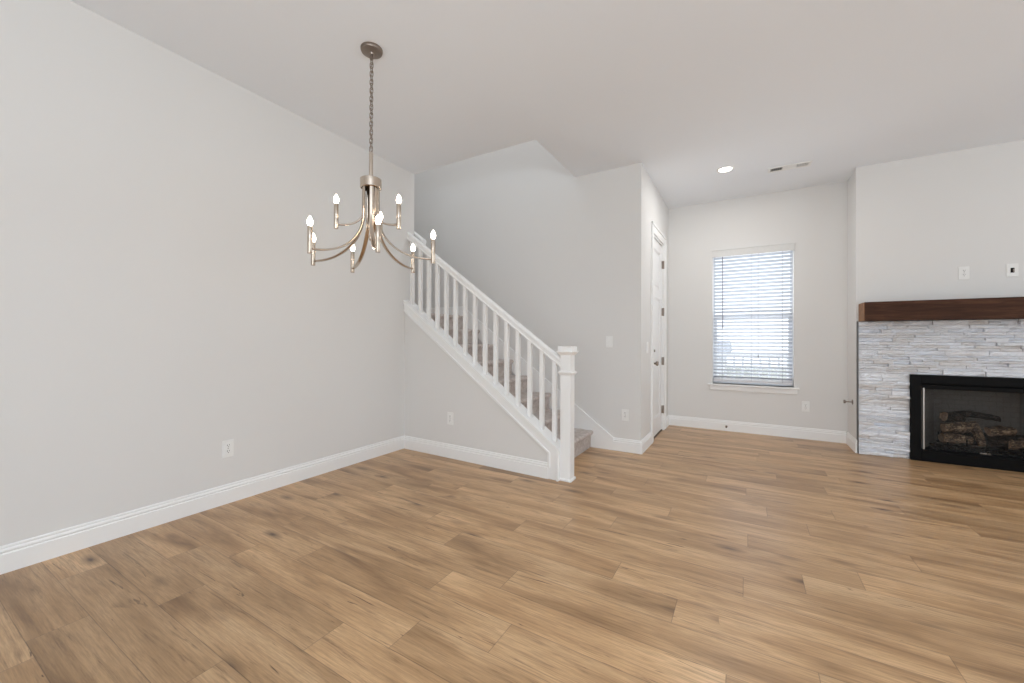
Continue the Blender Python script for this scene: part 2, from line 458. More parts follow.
# knee wall trim: sloped apron with a moulded lower edge + upright at the end
def strip(x0, x1, dz0, dz1):
    return [(x0, capz(x0) + dz0), (x1, capz(x1) + dz0), (x1, capz(x1) + dz1), (x0, capz(x0) + dz1)]
xe = XN - .001
mb = MB()
mb.prism([(XL, capz(XL) - .028), (xe, capz(xe) - .028), (xe, .002), (xe - .08, .002), (xe - .08, capz(xe - .08) - .120), (XL, capz(XL) - .120)], 'y', YK - .012, YK)
mb.prism([(XL, capz(XL) - .10), (xe - .058, capz(xe - .058) - .098), (xe - .058, .10), (xe - .08, .10), (xe - .08, capz(xe - .08) - .122), (XL, capz(XL) - .122)], 'y', YK - .026, YK - .012, .004)
mb.prism([(XL, capz(XL) - .026), (xe, capz(xe) - .026), (xe, capz(xe) - .048), (XL, capz(XL) - .048)], 'y', YK - .024, YK - .012, .003)
shear(structure(mb.build('trim_1', M['trim'])))
# cap board, bending down into the end board
cp = [(XL, capz(XL)), (XN + .0, capz(XN)), (XN + .02, capz(XN + .02) - .004), (XN + .02, 0), (XN, 0), (XN, capz(XN) - .03), (XL, capz(XL) - .03)]
shear(structure(MB().prism(cp, 'y', YK - .028, 3.222, .003).build('trim_2', M['trim'])))

# skirt board on the far stair wall
sk = lambda x: .131 + .738 * (-1.226 - x)
XS = -3.245; ZS = sk(XS)
structure(MB().prism([(-1.226, 0), (-1.226, .136), (XS, ZS), (XT, ZS), (XT, 1.40), (XS, 1.40), (-1.50, 0)], 'y', YC - .016, YC).build('trim_3', M['trim']))
structure(MB().prism([(-1.24, .124), (-1.226, .138), (XS, ZS + .002), (XT, ZS + .002), (XT, ZS - .014), (XS + .006, ZS - .014)], 'y', YC - .022, YC - .016).build('trim_4', M['trim']))

# door casing
mb = MB()
for y0, y1 in ((DY0 - .115, DY0), (DY1, DY1 + .105)):
    mb.box(XC, XC + .014, y0, y1, 0, DZ + .11, .002)
    o_ = y0 if y0 < DY0 else y1 - .03
    mb.box(XC + .012, XC + .022, o_, o_ + .03, 0, DZ + .11, .003)
mb.box(XC, XC + .014, DY0, DY1, DZ, DZ + .11, .002); mb.box(XC + .012, XC + .022, DY0 - .115, DY1 + .105, DZ + .082, DZ + .112, .003)
structure(mb.build('trim_5', M['trim']))
structure(MB().box(XC - .115, XC, DY0, DY0 + .018, 0, DZ).box(XC - .115, XC, DY1 - .018, DY1, 0, DZ).box(XC - .115, XC, DY0 + .018, DY1 - .018, DZ - .018, DZ)
          .box(XC - .115, XC - .062, DY0 + .018, DY0 + .03, 0, DZ - .018).box(XC - .115, XC - .062, DY1 - .03, DY1 - .018, 0, DZ - .018).build('trim_6', M['trim']))

# ------------------------------------------------------------------ entry / closet door
def build_door():
    x0, x1 = XC - .06, XC - .018; y0, y1 = DY0 + .022, DY1 - .022; z0, z1 = .016, DZ - .022
    mb = MB(); st = .105
    panels = [(.225, 1.705), (1.815, z1 - .115)]
    mb.box(x0, x1, y0, y0 + st, z0, z1, .002).box(x0, x1, y1 - st, y1, z0, z1, .002)
    zz = [z0] + [v for p in panels for v in p] + [z1]
    for a, b in zip(zz[0::2], zz[1::2]): mb.box(x0, x1, y0 + st, y1 - st, a, b)
    for a, b in panels:
        mb.box(x0 + .008, x1 - .012, y0 + st, y1 - st, a, b)
        # sticking moulding around the panel and raised field
        for c in ((y0 + st, y0 + st + .014, a, b), (y1 - st - .014, y1 - st, a, b), (y0 + st, y1 - st, a, a + .014), (y0 + st, y1 - st, b - .014, b)):
            mb.box(x1 - .012, x1 - .005, *c, .002)
        mb.box(x1 - .012, x1 - .004, y0 + st + .045, y1 - st - .045, a + .045, b - .045, .004)
    d = structure(mb.build('door_1', M['door']))
    def rx(y, z): return Matrix.Translation((x1, y, z)) @ Matrix.Rotation(PI / 2, 4, 'Y')
    MB().lathe([(0, 0), (.033, 0), (.033, .006), (.028, .010), (.012, .012), (.010, .030), (.018, .036), (.027, .046), (.028, .056), (.022, .066), (0, .069)], rx(y0 + .062, .905)).build('door_knob', M['nickeldark'], d, True)
    MB().lathe([(0, 0), (.031, 0), (.031, .008), (.026, .013), (.0, .015)], rx(y0 + .062, 1.055)).box(x1 + .013, x1 + .030, y0 + .058, y0 + .066, 1.04, 1.07, .002).build('deadbolt', M['nickeldark'], d, True)
    for z in (2.172, 1.554, .909, .276):
        hb = MB().box(XC - .0175, XC + .0005, y1 - .004, y1 + .010, z - .05, z + .05, .001)
        hb.lathe([(0, -.053), (.0065, -.052), (.0065, .052), (0, .053)], Matrix.Translation((XC + .007, y1 + .004, z)), 12)
        hb.build('hinge', M['nickeldark'], d, True)
build_door()
structure(MB().box(XC - .115, XC - .005, DY0 + .018, DY1 - .018, .0005, .012, .003).build('trim_7', plain('dark_door_strip', lin(92, 76, 62), .5)))  # dark brown strip across the doorway floor
# dark inside of the closet behind the door
structure(MB().box(XC - 1.0, XC - T, YC + T + .02, YC + T + .06, 0, H).box(XC - 1.04, XC - 1.0, YC + T, YW + .2, 0, H).box(XC - 1.0, XC - T, YW + .14, YW + .2, 0, H).build('wall_closet_inside', M['wall']))

# ------------------------------------------------------------------ front window
def build_window():
    y0, y1 = YW + .095, YW + .16
    fr = MB(); fw = .012
    fr.box(WX0, WX0 + fw, y0, y1, WZ0, WZ1, .003).box(WX1 - fw, WX1, y0, y1, WZ0, WZ1, .003).box(WX0 + fw, WX1 - fw, y0, y1, WZ1 - fw, WZ1, .003).box(WX0 + fw, WX1 - fw, y0, y1, WZ0, WZ0 + fw, .003)
    win = structure(fr.build('window_1', M['vinyl']))
    zm = 1.50; a, b = WX0 + fw, WX1 - fw
    def sash(name, za, zb, ya, yb, s):
        mb = MB().box(a, a + s, ya, yb, za, zb, .003).box(b - s, b, ya, yb, za, zb, .003).box(a + s, b - s, ya, yb, za, za + s, .003).box(a + s, b - s, ya, yb, zb - s, zb, .003)
        so = mb.build(name, M['vinyl'], win)
        MB().box(a + s, b - s, (ya + yb) / 2 - .003, (ya + yb) / 2 + .003, za + s, zb - s).build('pane', M['glass'], so)
    sash('upper_sash', zm - .02, WZ1 - fw, y0 + .034, y0 + .058, .014)
    sash('lower_sash', WZ0 + fw, zm + .02, y0 + .006, y0 + .030, .036)
    MB().box(.0, .07, y0 - .006, y0 + .008, zm - .008, zm + .018, .003).build('sash_lock', M['vinyl'], win)
    # stool and apron
    structure(MB().box(WX0 - .055, WX1 + .055, YW - .045, YW, WZ0 - .022, WZ0, .004).box(WX0, WX1, YW, y0, WZ0 - .022, WZ0).build('trim_8', M['trim']))
    structure(MB().prism([(YW, .522), (YW - .012, .524), (YW - .017, .535), (YW - .017, WZ0 - .03), (YW - .012, WZ0 - .022), (YW, WZ0 - .022)], 'x', WX0 - .025, WX1 + .035).build('trim_9', M['trim']))
build_window()

def build_blind():
    b = thing('window_blind', (.056, YW + .045, 2.33), 'white two inch slat blind hanging open in the front window', 'blind')
    inv = Matrix.Translation(-Vector(b.location))
    def P(mb, name, m, smooth=False):
        o = mb.build(name, m, b, smooth); o.data.transform(inv); return o
    x0, x1 = WX0 + .012, WX1 - .012
    P(MB().box(WX0 - .006, WX1 + .007, YW - .024, YW - .006, 2.284, 2.381, .003).box(WX0 - .006, WX1 + .007, YW - .03, YW - .024, 2.366, 2.381, .002).box(WX0 - .006, WX0 + .004, YW - .006, YW - .0005, 2.284, 2.381).box(WX1 - .003, WX1 + .007, YW - .006, YW - .0005, 2.284, 2.381), 'valance', M['valance'])
    P(MB().box(x0, x1, YW + .012, YW + .066, 2.30, 2.352, .003), 'headrail', M['slat'])
    mb = MB(); zt, zb = 2.275, .705; n = 36
    for i in range(n):
        z = zt + (zb - zt) * i / (n - 1); t = math.radians(-27); c, s = math.cos(t) * .025, math.sin(t) * .025
        yc = YW + .04
        # gently crowned slat
        top = [(yc - c, z - s), (yc - c * .4, z - s * .4 + .0022), (yc + c * .4, z + s * .4 + .0022), (yc + c, z + s)]
        mb.prism(top + [(p[0], p[1] - .003) for p in top[::-1]], 'x', x0, x1)
    P(mb, 'slats', M['slat'])
    P(MB().box(x0, x1, YW + .016, YW + .064, .640, .662, .003).box(x0 + .001, x1 - .001, YW + .016, YW + .064, .664, .669).box(x0 + .001, x1 - .001, YW + .016, YW + .064, .674, .679).box(x0 + .001, x1 - .001, YW + .016, YW + .064, .684, .689), 'bottom_rail', plain('blind_rail', lin(226, 226, 230), .5))
    for x in (x0 + .10, .055, x1 - .10):
        for y in (YW + .0145, YW + .0655): P(MB().tube([(x, y, .66), (x, y, 2.31)], .0011, 6), 'ladder_cord', M['cord'])
    P(MB().tube([(-.273, YW + .006, 2.30), (-.268, YW + .002, 2.26), (-.266, YW + .002, 1.40)], .0028, 8).lathe([(0, 0), (.005, .006), (.005, .05), (.003, .058), (0, .058)], Matrix.Translation((-.266, YW + .002, 1.345)), 10), 'tilt_wand', M['cord'])
    P(MB().tube([(.13, YW + .010, 2.30), (.13, YW + .006, 1.0)], .0012, 6).lathe([(0, 0), (.006, .004), (.004, .04), (0, .042)], Matrix.Translation((.13, YW + .006, .96)), 8), 'lift_cord', M['cord'])
build_blind()

# what stands outside the front window: porch slab, railing, the neighbouring house
structure(MB().box(-3, 3, YW + .2, YW + 1.9, -.12, -.02).build('porch_floor', M['concrete']))
structure(MB().box(-14, 14, YW + 1.9, 30, -.5, -.4).build('ground_outside', paint('pale_lawn', lin(196, 200, 196), .9)))
rl = thing('porch_railing', (0, YW + 1.8, -.02), 'white porch railing seen through the lower blind slats', 'railing')
rl.location = (0, YW + 1.8, -.02)
def RP(mb, name): 
    o = mb.build(name, M['siding'], rl); o.data.transform(Matrix.Translation((0, -(YW + 1.8), .02))); return o
RP(MB().box(-3, 3, YW + 1.77, YW + 1.83, .90, .96, .006), 'top_rail'); RP(MB().box(-3, 3, YW + 1.77, YW + 1.83, .08, .13, .006), 'bottom_rail')
RP(MB().box(-.95, -.85, YW + 1.75, YW + 1.85, -.02, 1.05, .006), 'post')
for i in range(22):
    x = -1.3 + i * .125; RP(MB().box(x - .016, x + .016, YW + 1.784, YW + 1.816, .12, .91), 'baluster')
hs = thing('house', (-2.2, 24, -.9), 'pale house across the street glimpsed between the blind slats', 'house')
hb = MB().box(-7.5, 1.2, -2, 2, 0, 1.5)
for i in range(9): hb.box(-7.52, 1.22, -2.02, -2.0, .02 + i * .16, .15 + i * .16)
hb.build('walls', M['siding'], hs)
MB().prism([(-2.4, 1.5), (2.4, 1.5), (0, 2.1)], 'x', -7.8, 1.5).build('roof', M['roofing'], hs)

# ------------------------------------------------------------------ staircase: carpeted steps
RISE, RUN, X1 = .187, .2534, -1.445
st = thing('staircase', (X1, 3.7, 0), 'straight flight of beige carpeted stairs rising behind the white railing', 'staircase')
NST = 8          # the eighth tread is the landing behind the wall end
def step_mb(i):
    # profile in (x,z): nosing roll, tread, riser below; y from behind the knee wall to the far wall
    zt = RISE * (i + 1); xn = X1 - RUN * i; r = .022
    xr = xn - .030           # riser face
    zb = max(0, RISE * i - .004)
    pts = [(xr, zb), (xr + .004, zt - .06)]
    for a in range(-60, 91, 15):
        pts.append((xn - r + r * math.cos(math.radians(a)), zt - r + r * math.sin(math.radians(a))))
    xb = xn - RUN - .034 if i < NST - 1 else XT + .004
    pts += [(xb, zt), (xb, zb)]
    b = bmesh.new(); ny = 26; rows = []
    y1 = YC - .017; y0 = YE + .004 if xn < XL - .02 or i >= NST - 2 else min(3.2 + SHK * (-1.36 - xb) + .006, YE + .004)
    # dense profile for the pile to ripple a little
    prof = []
    for p, q in zip(pts, pts[1:]):
        m = max(1, int(math.hypot(q[0] - p[0], q[1] - p[1]) / .03))
        prof += [(p[0] + (q[0] - p[0]) * t / m, p[1] + (q[1] - p[1]) * t / m) for t in range(m)]
    prof.append(pts[-1])
    for j in range(ny + 1):
        y = y0 + (y1 - y0) * j / ny; row = []
        for n_, (x, z) in enumerate(prof):
            d = noise.noise((x * 14, y * 14, z * 14)) * .004 if (z > .01 and x > xb + .02) else 0
            row.append(b.verts.new((x + d * .5, y, z + (d if x > xb + .03 and z > zb + .02 else 0))))
        rows.append(row)
    for A, B in zip(rows, rows[1:]):
        for n_ in range(len(prof) - 1): b.faces.new((A[n_], A[n_ + 1], B[n_ + 1], B[n_]))
        b.faces.new((A[-1], A[0], B[0], B[-1]))
    b.faces.new(rows[0]); b.faces.new(rows[-1][::-1])
    m = MB(); m.add(b); return m
inv = Matrix.Translation((-X1, -3.7, 0))
for i in range(NST):
    o = step_mb(i).build('step', M['carpet'], st, True); o.data.transform(inv)

# ------------------------------------------------------------------ stair railing
RY = 3.145
rt = thing('stair_railing', (-1.295, RY, 0), 'white stair railing with square balusters and a boxed newel post', 'railing')
inv2 = Matrix.Translation((1.295, -RY, 0))
def RL(mb, name, mat=M['trim']):
    o = mb.build(name, mat, rt); shear(o) if name in ('handrail', 'baluster') else None; o.data.transform(inv2); return o
def newel():
    cx, cy, h = -1.2955, RY + .002, .046
    m = MB().box(cx - h, cx + h, cy - h, cy + h, 0, 1.08, .003)
    m.box(cx - h - .012, cx + h + .012, cy - h - .012, cy + h + .012, 0, .022, .006)
    return m
nw = RL(newel(), 'newel_post')
def ring_molding(z0, prof, h):
    # square moulding: profile of (offset, z) swept round the post
    b = bmesh.new(); rows = []
    for off, z in prof:
        e = h + off; rows.append([b.verts.new((-1.2955 + sx * e, RY + .002 + sy * e, z0 + z)) for sx, sy in ((-1, -1), (1, -1), (1, 1), (-1, 1))])
    for A, B in zip(rows, rows[1:]):
        for i in range(4): b.faces.new((A[i], A[(i + 1) % 4], B[(i + 1) % 4], B[i]))
    b.faces.new(rows[0]); b.faces.new(rows[-1]); m = MB(); m.add(b); return m
cpz = 1.052
o = ring_molding(cpz, [(0.0, 0), (.007, .003), (.014, .010), (.024, .022), (.027, .028), (.022, .032), (.015, .034), (.015, .068), (.012, .072)], .046).build('post_cap', M['trim'], nw); o.data.transform(inv2)
o = ring_molding(.884, [(0.0, 0), (.006, .002), (.011, .010), (.016, .018), (.016, .024), (.008, .030), (0, .036)], .046).build('post_collar', M['trim'], nw); o.data.transform(inv2)
# handrail: moulded section swept along the slope
rail_top = lambda x: 1.066 + SL * (-1.401 - x)
sect = [(-.029, 0), (-.031, .008), (-.024, .016), (-.026, .034), (-.032, .042), (-.030, .055), (-.018, .063), (0, .066), (.018, .063), (.030, .055), (.032, .042), (.026, .034), (.024, .016), (.031, .008), (.029, 0)]
cosv = 1 / math.sqrt(1 + SL * SL)
def handrail(x0, x1, y, dz=0):
    b = bmesh.new(); rows = []
    for x in (x0, x1):
        rows.append([b.verts.new((x, y + u, rail_top(x) + dz - (.066 - v) / cosv)) for u, v in sect])
    A, B = rows
    for i in range(len(sect)): b.faces.new((A[i], A[(i + 1) % len(sect)], B[(i + 1) % len(sect)], B[i]))
    b.faces.new(A); b.faces.new(B[::-1]); m = MB(); m.add(b); return m
RL(handrail(XL + .001, -1.341, RY), 'handrail')
for i in range(15):
    x = -3.134 + i * .1231
    m = MB().box(x - .018, x + .018, RY - .018, RY + .018, capz(x) - .012, rail_top(x) - .066 / cosv + .012, .0015)
    # bottoms follow the slope
    RL(m, 'baluster')
# wall handrail that carries on upstairs on the far side of the wall end
uh = thing('wall_handrail', (-3.2, 3.345, 2.3), 'short white end of wall handrail poking past the left wall edge', 'handrail')
o = handrail(-4.25, -3.093, 3.345, .012).build('rail', M['trim'], uh); o.data.transform(Matrix.Translation((3.2, -3.345, -2.3)))
for x in (-3.35, -4.1):
    o = MB().tube([(x, YE, rail_top(x) - .13), (x, 3.33, rail_top(x) - .13), (x, 3.345, rail_top(x) - .075)], .008, 8).build('bracket', M['nickeldark'], uh, True); o.data.transform(Matrix.Translation((3.2, -3.345, -2.3)))

# ------------------------------------------------------------------ outlets, switches
def plate_parts(root, kind):
    def bx(mb, name, mat, par=root): return mb.build(name, mat, par)
    # local frame: x across, z up, -y towards the room
    bx(MB().box(-.0375, .0375, -.006, 0, -.0615, .0615, .0025), 'cover_plate', M['plate'])
    if kind == 'outlet':
        for z in (.0205, -.0205):
            b = MB(); pts = []
            for a in range(0, 360, 20):
                ca, sa = math.cos(math.radians(a)), math.sin(math.radians(a)); pts.append((max(-.0145, min(.0145, ca * .0185)), z + max(-.0165, min(.0165, sa * .0185))))
            b.prism(pts, 'y', -.0095, -.004)
            rc = bx(b, 'receptacle', M['plate'])
            bx(MB().box(-.0075, -.005, -.0105, -.009, z - .001, z + .009).box(.005, .0075, -.0105, -.009, z + .001, z + .009).lathe([(0, -.0005), (.0026, -.0005), (.0026, .001), (0, .001)], Matrix.Translation((0, -.0097, z - .008)) @ Matrix.Rotation(PI / 2, 4, 'X'), 10), 'slots', M['slot'], rc)
        bx(MB().lathe([(0, 0), (.0032, 0), (.002, .0012), (0, .0012)], Matrix.Translation((0, -.006, 0)) @ Matrix.Rotation(PI / 2, 4, 'X'), 10), 'screw', M['nickeldark'])
    elif kind == 'switch':
        bx(MB().box(-.017, .017, -.0085, -.005, -.0335, .0335, .001).prism([(-.0085, -.031), (-.0125, .031), (-.006, .031), (-.006, -.031)], 'x', -.0145, .0145), 'rocker', M['plate'])
    elif kind == 'media':
        bx(MB().box(-.012, .012, -.0095, -.005, -.022, .022, .003), 'port_opening', M['black'])
        bx(MB().box(.001, .011, -.0125, -.0095, -.018, .012, .002), 'connector', M['nickeldark'])
def plate(kind, loc, rz, label, cat, group=None):
    nm = {'outlet': 'wall_outlet', 'switch': 'light_switch', 'media': 'media_plate'}[kind]
    if kind in PROTO:
        o = copy_tree(PROTO[kind]); o.name = nm
    else:
        o = bpy.data.objects.new(nm, None); COL.objects.link(o); o.empty_display_size = .05; plate_parts(o, kind); PROTO[kind] = o
    o.location = loc; o.rotation_euler = (0, 0, rz); tag(o, label, cat, group); return o
PROTO = {}
plate('outlet', (XL, 1.433, .39), PI / 2, 'white outlet low on the long left wall above its baseboard', 'outlet', 'wall outlets')
plate('outlet', (-2.535, YK + SHK * (-1.36 + 2.535), .391), -math.atan(SHK), 'white outlet on the triangular wall below the stair railing', 'outlet', 'wall outlets')
plate('outlet', (-1.10, YC, .387), 0, 'white outlet low on the wall just right of the newel post', 'outlet', 'wall outlets')
plate('outlet', (.613, YW, .391), 0, 'white outlet below and right of the window sill', 'outlet', 'wall outlets')
plate('outlet', (1.80, YF, 1.838), 0, 'white outlet above the wooden mantel, left of the plate with black port', 'outlet', 'wall outlets')
plate('switch', (-1.272, YC, 1.162), 0, 'white light switch on the wall right of the stairs, above the low outlet', 'switch', 'light switches')
plate('switch', (XC, 4.57, 1.10), PI / 2, 'white light switch seen edge on beside the white door casing', 'switch', 'light switches')
plate('media', (2.11, YF, 1.838), 0, 'white wall plate with a black port above the mantel, far right', 'wall plate')

# door stop on the front baseboard, gas key on the return wall
ds = thing('door_stop', (-.222, YW - .015, .06), 'tiny metal door stop on the baseboard under the window', 'door stop')
RXM = Matrix.Rotation(PI / 2, 4, 'X')
MB().lathe([(0, 0), (.014, 0), (.014, .004), (.006, .008), (.0045, .05), (0, .05)], RXM, 14).build('stem', M['nickeldark'], ds, True)
MB().lathe([(0, .048), (.009, .048), (.009, .066), (.006, .07), (0, .07)], RXM, 14).build('bumper', M['black'], ds, True)
gk = thing('gas_key', (XR, 5.70, .51), 'small metal gas key sticking out of the wall left of the stone surround', 'gas key')
RYM = Matrix.Rotation(-PI / 2, 4, 'Y')
MB().lathe([(0, 0), (.028, 0), (.028, .003), (.022, .007), (.010, .009), (0, .009)], RYM, 20).build('escutcheon', M['nickeldark'], gk, True)
MB().lathe([(0, .008), (.006, .008), (.006, .062), (0, .062)], RYM, 12).build('stem', M['nickeldark'], gk, True)
MB().lathe([(0, .060), (.014, .060), (.020, .066), (.020, .074), (.014, .080), (0, .080)], RYM, 16).build('handle', M['nickeldark'], gk, True)

# ------------------------------------------------------------------ ceiling: recessed light, air vent
area('recessed_lamp', (-.195, 4.885, H - .012), (0, 0, 0), .11, .11, 9, (1, .98, .95))
cl = thing('recessed_light', (-.195, 4.885, H), 'round lit recessed downlight in the ceiling near the front window', 'ceiling light')
MB().lathe([(.062, 0), (.085, 0), (.085, -.003), (.078, -.007), (.066, -.007), (.062, -.004)], None, 40).build('trim_ring', M['plate'], cl, True)
MB().lathe([(0, -.002), (.064, -.002), (.062, -.0055), (0, -.0065)], None, 40).build('lens', M['canlight'], cl, True)
vt = thing('ceiling_vent', (.39, 5.155, H), 'white rectangular air vent in the ceiling above the window', 'vent')
MB().box(-.19, .19, -.065, -.042, -.008, 0, .002).box(-.19, .19, .042, .065, -.008, 0, .002).box(-.19, -.165, -.042, .042, -.008, 0, .002).box(.165, .19, -.042, .042, -.008, 0, .002).build('frame', M['plate'], vt)
MB().box(-.165, .165, -.042, .042, -.0015, -.0005).build('duct_shade', M['ventdark'], vt)  # flat dark sheet, the shade behind the louvers put in as colour
def louvers(x0, x1, n, tilt, name):
    m = MB()
    for i in range(n):
        xc = x0 + (x1 - x0) * (i + .5) / n; hx = 0; hx, dz = abs(tilt) * .004, .010 * (1 if tilt > 0 else -1)
        m.prism([(xc - hx, -.0045 - dz * .4), (xc + hx, -.0045 + dz * .4), (xc + hx, -.0058 + dz * .4), (xc - hx, -.0058 - dz * .4)], 'y', -.04, .04)
    m.build(name, M['plate'], vt)
louvers(-.165, -.06, 6, .5, 'louver_bank')
m = MB()
for i in range(7): yy = -.036 + i * .012; m.box(-.055, .052, yy - .0055, yy + .0045, -.006, -.0045)
m.build('louver_bank', M['plate'], vt)
louvers(.058, .165, 8, -1.1, 'louver_bank')
MB().box(-.060, -.055, -.042, .042, -.0075, -.001).build('divider', M['plate'], vt)
MB().box(.052, .058, -.042, .042, -.0075, -.001).build('divider', M['plate'], vt)

# ------------------------------------------------------------------ stone surround (split face ledger panels)
def build_stone():
    rnd = random.Random(11); mb = bmesh.new(); tones = []
    x0, x1, zt = 1.014, 3.02, 1.384; yback = YF - .0005
    z = 0.0
    hx0, hx1, hz = 1.405, 2.605, .85
    lay = mb.loops.layers.float_color.new('stone')
    def stone(a, b, za, zb):
        d = rnd.choice((.0, .003, .006, .009, .013, .018, .027)) + rnd.uniform(0, .004)
        yf = YST + .012 - d
        nx = max(2, int((b - a) / .025)); nz = 3; g = .0013
        tone = rnd.random(); G = []
        tl, tr = rnd.uniform(-.004, .004), rnd.uniform(-.004, .004)
        for i in range(nx + 1):
            row = []
            for j in range(nz + 1):
                u = i / nx; v = j / nz; x = a + g + (b - a - 2 * g) * u; zz = za + g + (zb - za - 2 * g) * v
                edge = (i in (0, nx)) or (j in (0, nz))
                yy = yf + tl * (1 - u) + tr * u + noise.noise((x * 22, zz * 55, tone * 9)) * .010 + noise.noise((x * 70, zz * 120, tone * 5)) * .006 + (.004 if edge else 0)
                row.append(mb.verts.new((x, yy, zz)))
            G.append(row)
        fs = []
        for i in range(nx):
            for j in range(nz): fs.append(mb.faces.new((G[i][j], G[i + 1][j], G[i + 1][j + 1], G[i][j + 1])))
        ring = [G[i][0] for i in range(nx + 1)] + [G[nx][j] for j in range(1, nz + 1)] + [G[i][nz] for i in range(nx - 1, -1, -1)] + [G[0][j] for j in range(nz - 1, 0, -1)]
        back = [mb.verts.new((v.co.x, yback, v.co.z)) for v in ring]
        for i in range(len(ring)):
            j = (i + 1) % len(ring); fs.append(mb.faces.new((ring[j], ring[i], back[i], back[j])))
        fs.append(mb.faces.new(back))
        for f in fs:
            for l in f.loops: l[lay] = (tone, rnd.random(), 0, 1)
    while z < zt - .001:
        h = rnd.choice((.020, .026, .031, .036, .044)); 
        if z < hz < z + h + .012: h = hz - z
        if zt - z - h < .018: h = zt - z
        spans = [(x0, hx0), (hx1, x1)] if z < hz - .001 else [(x0, x1)]
        for a, b in spans:
            x = a
            while x < b - .001:
                L = rnd.uniform(.07, .30)
                if b - x - L < .06: L = b - x
                # some courses split in two thin stones
                if h > .038 and rnd.random() < .35: stone(x, x + L, z, z + h * .5); stone(x, x + L, z + h * .5, z + h)
                else: stone(x, x + L, z, z + h)
                x += L
        z += h
    me = bpy.data.meshes.new('stone_surround'); mb.to_mesh(me); mb.free(); me.materials.append(M['stone'])
    o = bpy.data.objects.new('stone_surround', me); COL.objects.link(o); o.location = (0, 0, 0)
    tag(o, 'whitish stacked stone veneer around the black fireplace opening', 'stone surround'); return o
build_stone()
structure(MB().box(XR + .003, XR + .008, YST - .004, YF, 0, 1.388).build('trim_10', M['blackgloss']))

mt = thing('mantel', (2.0, 5.40, 1.385), 'thick dark brown wooden mantel beam above the white stone', 'mantel')
MB().box(-.973, 1.02, -.099, .139, 0, .188, .003).build('beam', M['mantel'], mt)
MB().box(-.976, -.9725, -.097, .137, .002, .186, .001).build('end_board', M['mantelend'], mt)['label'] = 'lighter brown end board'

# ------------------------------------------------------------------ fireplace insert
fp = thing('fireplace', (2.005, YST, 0), 'black gas fireplace with wide steel frame set in the white stone', 'fireplace')
invf = Matrix.Translation((-2.005, -YST, 0))
def FP(mb, name, mat, smooth=False):
    o = mb.build(name, mat, fp, smooth); o.data.transform(invf); return o
ya, yb = YST - .022, YST + .012
A0, A1, I0, I1 = 1.409, 2.601, 1.485, 2.525
FP(MB().box(A0, I0, ya, yb, 0, .847, .002).box(I1, A1, ya, yb, 0, .847, .002).box(I0, I1, ya, yb, .766, .847, .002).box(I0, I1, ya, yb, 0, .100, .002), 'frame', M['black'])
FP(MB().box(I0, I1, ya + .02, yb + .03, .712, .752, .002).box(I0, I1, yb + .018, yb + .03, .745, .77), 'hood', M['black'])
FP(MB().box(I0, I1, ya + .014, yb + .02, .098, .116, .002), 'sill', M['black'])
for xb_ in (I0 + .022, I1 - .022): FP(MB().tube([(xb_, YST + .004, .108), (xb_, YST + .004, .72)], .008, 10), 'screen_bar', M['alu'], True)
# firebox: back, splayed sides, floor and top
yk = 5.93
FP(MB().box(1.70, 2.31, yk, yk + .03, .10, .83), 'back_wall', M['brick'])
for sx in (1, -1):
    X = lambda d: 2.005 + sx * d
    FP(MB().prism([(X(.511), YST + .03), (X(.30), yk), (X(.30), yk + .03), (X(.541), YST + .03)], 'z', .10, .83), 'side_wall', M['brick'])
FP(MB().box(I0 - .02, I1 + .02, YST + .012, yk + .03, .04, .10), 'firebox_floor', M['black'])
FP(MB().box(I0 - .02, I1 + .02, YST + .03, yk + .03, .80, .83), 'firebox_top', M['black'])
# burner tray with embers, grate bars
b = MB().box(1.62, 2.39, 5.56, 5.80, .10, .128, .006)
FP(b, 'burner_tray', M['black'])
eb = bmesh.new(); rnd = random.Random(5)
for i in range(90):
    r = rnd.uniform(.008, .018); mtx = Matrix.Translation((rnd.uniform(1.63, 2.38), rnd.uniform(5.565, 5.79), .13)) @ Matrix.Diagonal((r, r * rnd.uniform(.7, 1.2), r * .7, 1))
    bmesh.ops.create_icosphere(eb, subdivisions=1, radius=1, matrix=mtx)
e_ = MB(); e_.add(eb); o = FP(e_, 'embers', M['ember']); o['kind'] = 'stuff'
g = MB()
for x in (1.70, 1.83, 1.96, 2.09, 2.22, 2.33): g.tube([(x, 5.575, .235), (x, 5.575, .165), (x, 5.80, .165), (x, 5.80, .25)], .007, 8)
g.tube([(1.68, 5.60, .157), (2.35, 5.60, .157)], .007, 8).tube([(1.68, 5.78, .157), (2.35, 5.78, .157)], .007, 8)
FP(g, 'grate', M['black'], True)
FP(MB().box(1.90, 1.945, 5.522, 5.535, .108, .128, .002).lathe([(0, 0), (.011, 0), (.009, .014), (0, .014)], Matrix.Translation((1.96, 5.535, .122)) @ RXM, 12), 'valve_knob', M['nickeldark'], True)
# mesh curtains: pleated wire screens drawn to both sides
def curtain(x0, x1, pleats, amp):
    n = pleats * 8; b = bmesh.new(); R = []
    for i in range(n + 1):
        x = x0 + (x1 - x0) * i / n; y = YST + .034 + amp * math.sin(2 * PI * pleats * i / n)
        R.append((b.verts.new((x, y, .118)), b.verts.new((x, y, .72))))
    for p, q in zip(R, R[1:]): b.faces.new((p[0], q[0], q[1], p[1]))
    m = MB(); m.add(b); return m
FP(curtain(I0 + .03, 2.0, 6, .005), 'mesh_curtain', M['mesh'], True)
FP(curtain(2.0, I1 - .03, 12, .010), 'mesh_curtain', M['mesh'], True)

